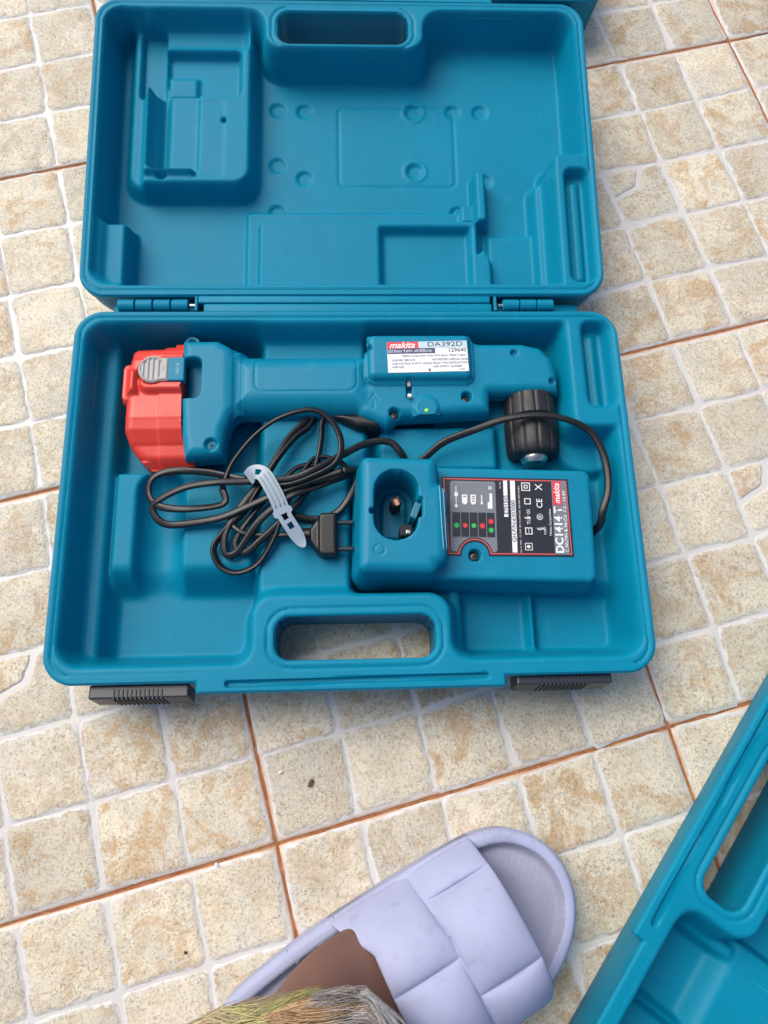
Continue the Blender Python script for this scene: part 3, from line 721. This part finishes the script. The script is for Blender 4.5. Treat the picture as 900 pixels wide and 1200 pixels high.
# label plate with the notch round the screw
T0 = .0457
nx, ny = cloc(97, -62)
def lab_shape(X, Y):
    d = poly(X, Y, [(-28.5, 36.5), (76.5, 36.5), (78, -29), (-24.5, -30)])
    return np.minimum(d, -np.maximum(circ(X, Y, nx, ny, 11), rr(X, Y, nx-11, nx+11, ny-20, ny, 0)))
lbl = relief('label_plate', (-32, 82, -34, 40), .6, lab_shape, lambda X, Y, D: np.full(X.shape, 45.5), 44.7, M['pblack'], chg)
def ring(name, shape, off, wd, z, mt):
    return relief(name, (-32, 82, -34, 40), .35, lambda X, Y: np.minimum(shape(X, Y)-off, off+wd-shape(X, Y)), lambda X, Y, D: np.full(X.shape, z), z-.15, M[mt], lbl, rings=1)
ring('red_line', lab_shape, 1.5, .8, 45.75, 'pink')
tb = lambda X, Y: np.minimum(rr(X, Y, -21.5, 16, -26.5, 33, 2.2), -circ(X, Y, nx, ny, 14.3))
relief('table_panel', (-25, 20, -30, 36), .4, tb, lambda X, Y, D: np.full(X.shape, 45.75), 45.6, M['pgrey'], lbl, rings=1)
zq = .0459
for k in range(5):
    x = -20.2+k*7.0
    quad('table_cell', (x+.35)*MM, (x+6.8)*MM, -.0145, .0060, zq, 'pblack', lbl)
    quad('table_cell', (x+.35)*MM, (x+6.8)*MM, .0066, .0310, zq, 'pgrey', lbl)
for k in range(6):
    x = -20.1+k*7.0; quad('table_line', (x-.12)*MM, (x+.12)*MM, -.0145, .0312, zq+.0001, 'lgrey', lbl)
for y in (-14.6, 6.3, 31.2): quad('table_line', -.0202, .0150, (y-.12)*MM, (y+.12)*MM, zq+.0001, 'lgrey', lbl)
def star(x, y, r, mt, parent, spikes=8):
    bm = bmesh.new(); vs = []
    for k in range(spikes*2):
        a = math.pi*k/spikes; q = r if k % 2 == 0 else r*.5; vs.append(bm.verts.new((q*math.cos(a), q*math.sin(a), 0)))
    bm.faces.new(vs); link('star_mark', from_bm(bm), M[mt], parent, False, (x*MM, y*MM, zq+.0004))
def dot(x, y, r, mt, parent):
    bm = bmesh.new(); bmesh.ops.create_circle(bm, cap_ends=True, segments=20, radius=r); link('dot_mark', from_bm(bm), M[mt], parent, False, (x*MM, y*MM, zq+.0004))
cx_ = [-16.6+7*k for k in range(5)]
star(cx_[0], -5, .0030, 'green', lbl); dot(cx_[1], -5, .0019, 'pred', lbl); dot(cx_[2], -5, .0019, 'green', lbl); star(cx_[3], -5, .0029, 'pred', lbl)
star(cx_[4], -1.2, .0028, 'pred', lbl); star(cx_[4], -8.5, .0028, 'green', lbl)
def icon_batt(x, y, fill):
    bm = bmesh.new(); w, h = 2.2, 4.2
    P_ = [(-w, -h+1.5), (-w*.4, -h), (w*.4, -h), (w, -h+1.5), (w, h), (-w, h)]
    bm.faces.new([bm.verts.new((a*MM, b*MM, 0)) for a, b in P_]); link('battery_mark', from_bm(bm), M['white'], lbl, False, (x*MM, y*MM, zq+.0003))
    for k in range(fill): quad('battery_bar', (x-1.2)*MM, (x+1.2)*MM, (y+2.2-2*k)*MM, (y+3.0-2*k)*MM, zq+.0005, 'pgrey', lbl)
icon_batt(cx_[1], 17, 1); icon_batt(cx_[2], 17, 3)
quad('plug_mark', (cx_[0]-.3)*MM, (cx_[0]+.3)*MM, .010, .028, zq+.0004, 'white', lbl); dot(cx_[0], 21, .0017, 'white', lbl); dot(cx_[0], 11.5, .0013, 'white', lbl); quad('plug_mark', (cx_[0]-1.3)*MM, (cx_[0]+1.3)*MM, .0225, .0233, zq+.0004, 'white', lbl)
quad('thermometer_mark', (cx_[3]-.45)*MM, (cx_[3]+.45)*MM, .014, .021, zq+.0004, 'white', lbl); dot(cx_[3], 14, .0010, 'white', lbl)
text('×', .0075, (cx_[4]*MM, .0268, zq+.0004), 'white', lbl, align='CENTER')
quad('battery_mark', (cx_[4]-.6)*MM, (cx_[4]+1.6)*MM, .0095, .0225, zq+.0003, 'white', lbl); quad('battery_mark', (cx_[4]-2.2)*MM, (cx_[4]-.6)*MM, .0095, .0150, zq+.0003, 'white', lbl)
U = math.pi/2
text('DC1414', .0016, (.0200, .027, zq), 'white', lbl, rot=U)
quad('serial_strip', .0225, .0258, .0030, .0340, zq, 'white', lbl); text('E701505', .0043, (.0242, .0050, zq+.0002), 'pblack', lbl, rot=U, bold=.01, sx=1.1)
quad('serial_strip', .0282, .0322, -.0265, .0340, zq, 'white', lbl); text('GH.P/N:6303080', .0046, (.0303, -.0180, zq+.0002), 'pblack', lbl, rot=U, bold=.01, sx=1.1)
text('Nur für Akku – 7.2-14.4V  DC 7.2-14.4V 2.6A  220-240V~50W 50-60Hz', .0019, (.0352, -.0265, zq), 'white', lbl, rot=U, sx=1.0)
# approval marks: double square, bin, CE and friends
def frame(x, y, w, t=.35, mt='white'):
    for a, b, c_, d_ in ((-w, w, -w, -w+t*2), (-w, w, w-t*2, w), (-w, -w+t*2, -w+t*2, w-t*2), (w-t*2, w, -w+t*2, w-t*2)):
        quad('approval_mark', (x+a)*MM, (x+b)*MM, (y+c_)*MM, (y+d_)*MM, zq+.0002, mt, lbl)
frame(41, 29, 3.6); frame(41, 29, 1.6)
text('X', .0085, (.0520, .0290, zq+.0002), 'white', lbl, rot=U, align='CENTER')
frame(42, 16.5, 2.6); text('CE', .0068, (.0520, .0150, zq+.0002), 'white', lbl, rot=U, align='CENTER', bold=.01)
quad('approval_mark', .0390, .0440, .0020, .0030, zq+.0002, 'white', lbl); text('TÜV GS', .0038, (.0425, .0035, zq+.0002), 'white', lbl, rot=U, align='CENTER')
text('®', .0070, (.0520, .0035, zq+.0002), 'white', lbl, rot=U, align='CENTER'); text('N2007', .0024, (.0555, -.0080, zq+.0002), 'white', lbl, rot=U, align='CENTER')
text('§', .0066, (.0515, -.0065, zq+.0002), 'white', lbl, rot=U, align='CENTER')
frame(42, -8.5, 2.9); quad('approval_mark', .0418, .0422, -.0114, -.0056, zq+.0002, 'white', lbl)
frame(41.5, -21.5, 3.0, .25); text('※', .006, (.0415, -.0215, zq+.0002), 'white', lbl, rot=U, align='CENTER'); dot(41.5, -21.5, .0012, 'white', lbl)
text('Makita Corporation', .0028, (.0600, -.0120, zq+.0002), 'white', lbl, rot=U)
quad('model_strip', .0625, .0745, -.0275, .0345, zq, 'pgrey', lbl)
quad('brand_patch', .0632, .0700, .0140, .0338, zq+.0002, 'pred', lbl)
text('makita', .0066, (.0667, .0150, zq+.0004), 'white', lbl, rot=U, bold=.02, shear=.35, sx=.98)
text('DC1414 T', .0088, (.0670, -.0265, zq+.0002), 'white', lbl, rot=U, bold=.03, sx=1.02)
text('Ni-MH & Ni-Cd  7.2 - 14.4V', .0036, (.0725, -.0215, zq+.0002), 'white', lbl, rot=U, bold=.01, sx=1.15)
text('⊂', .0045, (.0725, -.0255, zq+.0002), 'white', lbl, rot=U)
# twin raised lines on the shoulder
for k, x in enumerate((-32.6, -29.6)):
    V = []
    for q in range(25):
        t = q/24; yy = 24-54*t; xx = x+1.6*t+1.2*t*t
        zz = float(chg_height(np.array([[xx]]), np.array([[yy]]), None)[0, 0])
        V.append(Vector((xx*MM, yy*MM, (zz+.15)*MM)))
    tube('shoulder_line', V, .00042, .0006, M['line'], chg, n=6)

# ------------------------------------------------------------ mains cord with plug, tie
cord = empty('mains_cord', 'black twin-core mains cord coiled in the case with a grey tie round it', 'power cord', (0, 0, .04))
fig8 = lambda a: (1-.42*abs(math.cos(a))**4*0-.30*math.exp(-((abs(math.cos(a)))/.25)**2))
def cp(L, name='cable', rw=.0031, rt=.0021, tw=0, ph=0):
    pts = catmull([(x*MM, y*MM, z*MM) for x, y, z in L])
    pts = [p-Vector((0, 0, .04)) for p in pts]
    return tube(name, pts, rw, rt, M['black'], cord, n=14, prof=fig8, twist=lambda t: ph+tw*math.sin(t*9))
cp([(199, -42, 36), (203, -36, 48), (204, -27, 54), (210, -8, 56), (209, 18, 58), (199, 40, 60), (178, 51, 62), (154, 55, 61.5), (128, 53, 58), (105, 46, 54), (78, 37, 48), (62, 26, 42), (52, 20, 37), (46, 22, 36)], tw=.4)
cp([(46, 22, 36), (41, 30, 42), (31, 39, 44), (12, 37, 46), (-9, 25, 50), (-30, 12, 54), (-52, 4, 53), (-85, 2, 54), (-112, 1, 55), (-136, -2, 52), (-156, -10, 47), (-163, -16, 43), (-158, -26, 41), (-147, -30, 40), (-123, -28, 42), (-104, -25, 46), (-85, -18, 50), (-60, -8, 54), (-30, 3, 55), (-8, 10, 55)], tw=.3)
cp([(-8, 10, 55), (2, 12, 48), (4, 6, 42), (-3, -9, 42), (-14, -22, 41), (-31, -27, 40), (-50, -24, 42)], tw=.3)
cp([(-106, -2, 50), (-102, 12, 50), (-95, 24, 52), (-79, 42, 56), (-58, 55, 61), (-33, 61, 62), (-17, 52, 60), (-9, 34, 58), (-13, 16, 58), (-30, 5, 58), (-56, -3, 57), (-86, 4, 52)], rw=.0029, ph=.9, tw=.3)
cp([(-86, 4, 51), (-104, 9, 48), (-121, 13, 46), (-148, 15, 45), (-164, 9, 44), (-167, -4, 42), (-158, -15, 45), (-135, -19, 48), (-105, -15, 48), (-106, -2, 49)], tw=.5)
cp([(-28, 72, 36), (-32, 62, 40), (-37, 52, 44), (-48, 42, 46), (-65, 17, 50), (-85, -17, 46), (-104, -36, 42), (-113, -50, 40), (-108, -64, 38), (-94, -70, 38), (-77, -63, 40), (-64, -43, 45), (-57, -24, 49), (-48, -5, 50), (-40, 14, 46), (-30, 26, 43), (-12, 24, 42), (-4, 16, 42)], rw=.0029, ph=1.0, tw=.3)
cp([(-34, 72, 36), (-38, 63, 40), (-43, 54, 44), (-53, 42, 45), (-70, 10, 49), (-95, -22, 45), (-104, -40, 42), (-103, -55, 40), (-93, -53, 41), (-76, -30, 48), (-52, -12, 55), (-30, -2, 50), (-2, 10, 46)], tw=.4)
cp([(-22, 74, 36), (-23, 64, 40), (-25, 56, 43), (-26, 40, 43), (-30, 18, 44), (-38, -6, 47), (-56, -28, 48), (-74, -44, 44), (-88, -54, 40), (-96, -46, 40), (-84, -26, 44), (-60, 2, 46), (-44, 18, 43), (-22, 20, 42)], rw=.0029, ph=.6, tw=.4)
cp([(-100, -30, 42), (-90, -38, 43), (-76, -40, 42), (-64, -41, 44), (-54, -41, 45), (-46, -41, 45)], rw=.0023)
# plug
pl = relief('plug', (-52, -8, -66, -20), .7, lambda X, Y: poly(X, Y, [(-36, -38), (-28, -26), (-25, -24), (-13, -24), (-13, -60), (-25, -60), (-29, -57), (-36, -47)], 0),
            lambda X, Y, D: dome(D, 52, 3)-(2.5*step(-26-X, 3)), 38, M['black'], cord, edge=.2)
pl.location = (0, 0, -.04)
lathe('strain_relief', [(0, .0042), (.013, .0058), (.015, .0058)], M['black'], cord, (-.050, -.0415, .0055), (0, math.pi/2, 0), n=20)
for y in (-.031, -.053): lathe('plug_pin', [(0, .0020), (.010, .0020), (.0125, .0019), (.0130, .0012)], M['latch'], cord, (-.0128, y-.0005, .0050), (0, math.pi/2, 0), n=14)
# tie: flat strap bending over the bundle, slotted, pointed end
tl = catmull([(-84*MM, 4*MM, .056-.04), (-79*MM, 7*MM, .061-.04), (-72*MM, 5*MM, .0635-.04), (-66*MM, -4*MM, .0640-.04), (-60*MM, -16*MM, .0635-.04), (-55*MM, -28*MM, .062-.04), (-49*MM, -38*MM, .060-.04), (-42*MM, -49*MM, .057-.04), (-38.5*MM, -54*MM, .0565-.04)], .0015)
bm = bmesh.new(); rows = []
acc = 0; tot = sum((tl[i+1]-tl[i]).length for i in range(len(tl)-1))
for i, p in enumerate(tl):
    if i: acc += (p-tl[i-1]).length
    t_ = (tl[min(i+1, len(tl)-1)]-tl[max(i-1, 0)]).normalized(); s_ = t_.cross(Vector((0, 0, 1))).normalized()
    f = acc/tot; hw = .0062 if f < .58 else (.0078 if f < .63 else .0056)
    if f > .82: hw = .0056*math.sqrt(max(.03, 1-((f-.82)/.18)**2))
    row = []
    for k, c_ in enumerate((-1, -.62, -.38, .38, .62, 1)): row.append(bm.verts.new(p+s_*hw*c_))
    rows.append((row, f))
for i in range(len(rows)-1):
    f = rows[i][1]
    for k in range(5):
        if k in (2,) and (.10 < f < .16 or .62 < f < .68 or .71 < f < .77): continue
        bm.faces.new((rows[i][0][k], rows[i][0][k+1], rows[i+1][0][k+1], rows[i+1][0][k]))
tie = link('cable_tie', from_bm(bm), M['tie'], cord, False)
md = tie.modifiers.new('s', 'SOLIDIFY'); md.thickness = .0009; md.offset = 1
for c_ in (-.6, 0, .6):
    pts = [tl[i]+(tl[i+1]-tl[i]).normalized().cross(Vector((0, 0, 1))).normalized()*.0062*c_+Vector((0, 0, .0016)) for i in range(int(len(tl)*.22), int(len(tl)*.58))]
    tube('tie_ridge', pts, .0006, .0005, M['tie'], cord, n=6)

# ------------------------------------------------------------ slide sandal and the foot in it
SA = R(27)
slide = empty('slide_sandal', 'lavender foam slide sandal with quilted strap on the tiles', 'sandal', (.060, -.340, 0), (0, 0, SA))
SOLE = [(-192, -30), (-186, -55), (-160, -64), (-100, -62), (-40, -62), (0, -68), (24, -73), (55, -67), (84, -50), (101, -28), (106, -4), (100, 20), (82, 40), (58, 49), (20, 51), (-70, 50), (-130, 44), (-165, 36), (-186, 14)]
def smooth_poly(P, it=3):
    for _ in range(it):
        Q = []
        for i in range(len(P)):
            a, b = P[i], P[(i+1) % len(P)]
            Q += [(a[0]*.75+b[0]*.25, a[1]*.75+b[1]*.25), (a[0]*.25+b[0]*.75, a[1]*.25+b[1]*.75)]
        P = Q
    return P
SP = smooth_poly(SOLE, 2)
def sole_h(X, Y, D):
    z = 32-6*(1-np.sqrt(np.clip(D/5., 0, 1)*(2-np.clip(D/5., 0, 1))))
    return z-7*step(D-8, 7)-1.5*step(D-24, 25)
sole = relief('sole', (-196, 110, -80, 56), 1.4, lambda X, Y: poly(X, Y, SP), sole_h, 0, M['eva'], slide, draft=2)
fb = relief('footbed', (-196, 110, -80, 56), 1.6, lambda X, Y: poly(X, Y, SP)-9.5, lambda X, Y, D: sole_h(X, Y, D+9.5)+.5+.25*np.sin(X*.9)*np.sin(Y*.9), 15, M['footbed'], slide)
nu, nv = 170, 190; V = []; F = []
def strap_z(v): 
    s = (v+12)/62.; return .018+.058*max(0, 1-abs(s)**2.4)**.68
for a in range(nu+1):
    t = a/nu
    for b in range(nv+1):
        s = -1+2*b/nv          # -1 right edge .. +1 left edge
        v = -12+61*s
        ub = -45-24*max(0, (s-.55)/.45)**1.2-4*max(0, -s-.5); uf = 55-8*max(0, -s-.6)-3*max(0, s-.6)
        uf -= 3*s*s
        u = ub+(uf-ub)*t
        g1 = 3+8*max(0, s-.1)*-2+2*math.sin(s*3)
        g1 = 6-14*max(0, s-.35)
        z = strap_z(v)
        # quilted pads
        if u > g1: fu = (u-g1)/max(1, uf-g1); cells = ((-75, -31), (-31, 32), (32, 52))
        else: fu = (u-ub)/max(1, g1-ub); cells = ((-75, -4), (-4, 55))
        for va, vb in cells:
            if va <= v <= vb+.01: fv = (v-va)/(vb-va); break
        fu = min(1, max(0, fu)); fv = min(1, max(0, fv))
        pad = (max(0, math.sin(math.pi*fu))**.42)*(max(0, math.sin(math.pi*fv))**.38)
        pe = 1
        z += (.0095*pad)-.001
        # bulge outwards on the flanks
        n_ = s*abs(s)**2
        V.append((u*MM, (v+1.0*n_*pad)*MM, z if abs(s) < 1 else .012))
for a in range(nu):
    for b in range(nv):
        i = a*(nv+1)+b; F.append((i, i+nv+1, i+nv+2, i+1))
me = bpy.data.meshes.new('m'); me.from_pydata(V, [], F); me.update()
strap = link('strap', me, M['eva'], slide, True); md = strap.modifiers.new('s', 'SOLIDIFY'); md.thickness = .007; md.offset = 1 if False else -1
# foot
person = empty('person', 'bare brown foot of a crouching person inside the lavender slide', 'person', (.060, -.340, 0), (0, 0, SA))
secs = [  # u, v, z, half width, half height
    (38, -8, 30, 18, 6), (30, -8, 33, 32, 9), (14, -9, 36, 36, 11), (-8, -8, 39, 40, 15), (-30, -6, 41, 44, 18), (-52, -5, 44, 47, 24), (-72, -4, 51, 48, 30), (-94, -5, 62, 47, 40),
    (-116, -8, 82, 42, 48), (-134, -10, 110, 38, 46), (-150, -12, 145, 37, 44), (-168, -12, 190, 42, 48), (-190, -12, 250, 52, 56)]
V = []; F = []; n_ = 32
cs = [Vector((u, v, z_)) for u, v, z_, _, _ in secs]
for i, (u, v, z_, hw, hh) in enumerate(secs):
    t_ = (cs[min(i+1, len(cs)-1)]-cs[max(i-1, 0)]).normalized(); side = Vector((0, 1, 0)); up = side.cross(t_).normalized()
    if up.z < 0: up = -up
    up = (up+Vector((0, 0, .6 if i < 8 else 0))).normalized()
    for k in range(n_):
        a = 2*math.pi*k/n_; ca, sa = math.cos(a), math.sin(a)
        e = 2.1
        x_ = math.copysign(abs(ca)**(2/e), ca)*hw; y_ = math.copysign(abs(sa)**(2/e), sa)*hh
        V.append((cs[i]+side*x_+up*y_*(1 if y_ > 0 else .8))*MM)
for i in range(len(secs)-1):
    for k in range(n_): F.append((i*n_+k, i*n_+(k+1) % n_, (i+1)*n_+(k+1) % n_, (i+1)*n_+k))
me = bpy.data.meshes.new('m'); me.from_pydata(V, [], F+[tuple(range(n_)), tuple(((len(secs)-1)*n_+k) for k in range(n_))]); me.update()
foot = link('foot', me, M['skin'], person, True)
md = foot.modifiers.new('s', 'SUBSURF'); md.levels = md.render_levels = 2
# ------------------------------------------------------------ wavy fur at the bottom edge
def hairmat():
    m = bpy.data.materials.new('fur_strands'); m.use_nodes = True; n = m.node_tree.nodes; L = m.node_tree.links; b = n['Principled BSDF']
    at = n.new('ShaderNodeAttribute'); at.attribute_name = 'tint'; L.new(at.outputs['Color'], b.inputs['Base Color']); b.inputs['Roughness'].default_value = .45
    return m
M['fur'] = hairmat()
def fur():
    r = random.Random(11); V = []; F = []; Cc = []
    bm = bmesh.new(); bmesh.ops.create_icosphere(bm, subdivisions=4, radius=1)
    for v in bm.verts: v.co = Vector((v.co.x*.078-.048, v.co.y*.046-.408, v.co.z*.030+.082))
    V += [tuple(v.co) for v in bm.verts]; F += [tuple(v.index for v in f.verts) for f in bm.faces]; Cc += [(.20, .19, .16, 1)]*len(V); bm.free()
    def edge(x): return -.3465-.12*max(0, -.03-x)-.9*max(0, x-.004)-.25*max(0, -.085-x)
    for k in range(8500):
        q = r.random(); x0 = -.128+.133*q; dp = .052*r.random()**1.3
        lock = int(q*8+.6*math.sin(dp*90))+17*int(dp/.012); rl = random.Random(lock*7+3); ph = rl.uniform(0, 6.28); am = rl.uniform(.0015, .005); ln = rl.uniform(.040, .062)*r.uniform(.6, 1); st = rl.uniform(-.5, .8); fr = rl.uniform(2.2, 4.4)
        pts = []; off = r.gauss(0, .0013); zo = r.uniform(-.004, .002); p2 = ph+r.gauss(0, .35)
        for i in range(15):
            t = i/14; x = x0+ln*t
            y = edge(x)-dp+off*(1-.5*t)-st*.018*(1-t)+am*math.sin(p2+t*fr)
            if q > .75: y -= (q-.75)*.10*t*t
            y = min(y, edge(x)+.0022*math.sin(ph)+off*.5)
            dd = (x+.048)/.085; zz = .129-.012*dd*dd-.010*max(0, 1-dp/.012)*(1-.3*math.sin(ph))+.0045*math.sin(ph*2+t*2.5)+zo+.004*math.sin(ph*5)-.010*t*t
            pts.append(Vector((x, y, zz)))
        v, f = tube_arr(pts, .00028, .00028, 3, taper=lambda t: 1-.75*t**3)
        b = len(V); V += v; F += [tuple(i+b for i in qd) for qd in f]
        a = rl.random(); e_ = dp < .014
        if q < .30: c = (.50, .50, .20) if a < .6 else (.50, .42, .28)
        elif q < .70: c = ((.55, .38, .22) if a < .55 else (.52, .50, .22)) if e_ else ((.52, .52, .54) if a < .65 else (.45, .45, .34))
        else: c = (.46, .42, .40) if a < .7 else (.58, .56, .55)
        j = r.uniform(.7, 1.4)*rl.uniform(.8, 1.15)
        Cc += [(c[0]*j, c[1]*j, c[2]*j, 1)]*45
    me = bpy.data.meshes.new('m'); me.from_pydata(V, [], F); me.update()
    a = me.attributes.new('tint', 'FLOAT_COLOR', 'POINT'); a.data.foreach_set('color', np.array(Cc, dtype=np.float32).ravel())
    o = link('fur_tuft', me, M['fur'], None, True)
    tag(o, 'wavy tuft of pale grey, yellow and orange fur over the ankle at the bottom edge', 'fur')
fur()
def chip(name, label, cat, x, y, size, mt, seed, flat=.35):
    r = random.Random(seed); bm = bmesh.new(); bmesh.ops.create_icosphere(bm, subdivisions=2, radius=1)
    k = [r.uniform(.6, 1.3) for _ in bm.verts]
    for i, v in enumerate(bm.verts): v.co = Vector((v.co.x*size[0]*k[i], v.co.y*size[1]*k[i], v.co.z*size[1]*flat))
    o = link(name, from_bm(bm), mt, None, False, (x*MM, y*MM, .0004), (0, 0, r.uniform(0, 3))); tag(o, label, cat)
M['twig'] = mat('dry_leaf', (.09, .075, .06), .8, .4, 600)
chip('paint_chip', 'tiny white paint chip on the tile under the case handle, right of the rusty joint', 'chip', -61, -225, (.0020, .0011), M['white'], 1)
chip('leaf_bit', 'small dark curled leaf bit on the tile below the case handle', 'leaf', -37, -234, (.0034, .0019), M['twig'], 2, .6)
chip('plaster_crumb', 'tiny white crumb lying on the long rusty joint left of the slide', 'crumb', -109, -291, (.0013, .0011), M['white'], 3, .7)
chip('grit_speck', 'small black grit speck on the cream tile left of the slide', 'grit', -130, -351, (.0012, .0011), M['dark'], 4, .6)
bpy.context.view_layer.update()
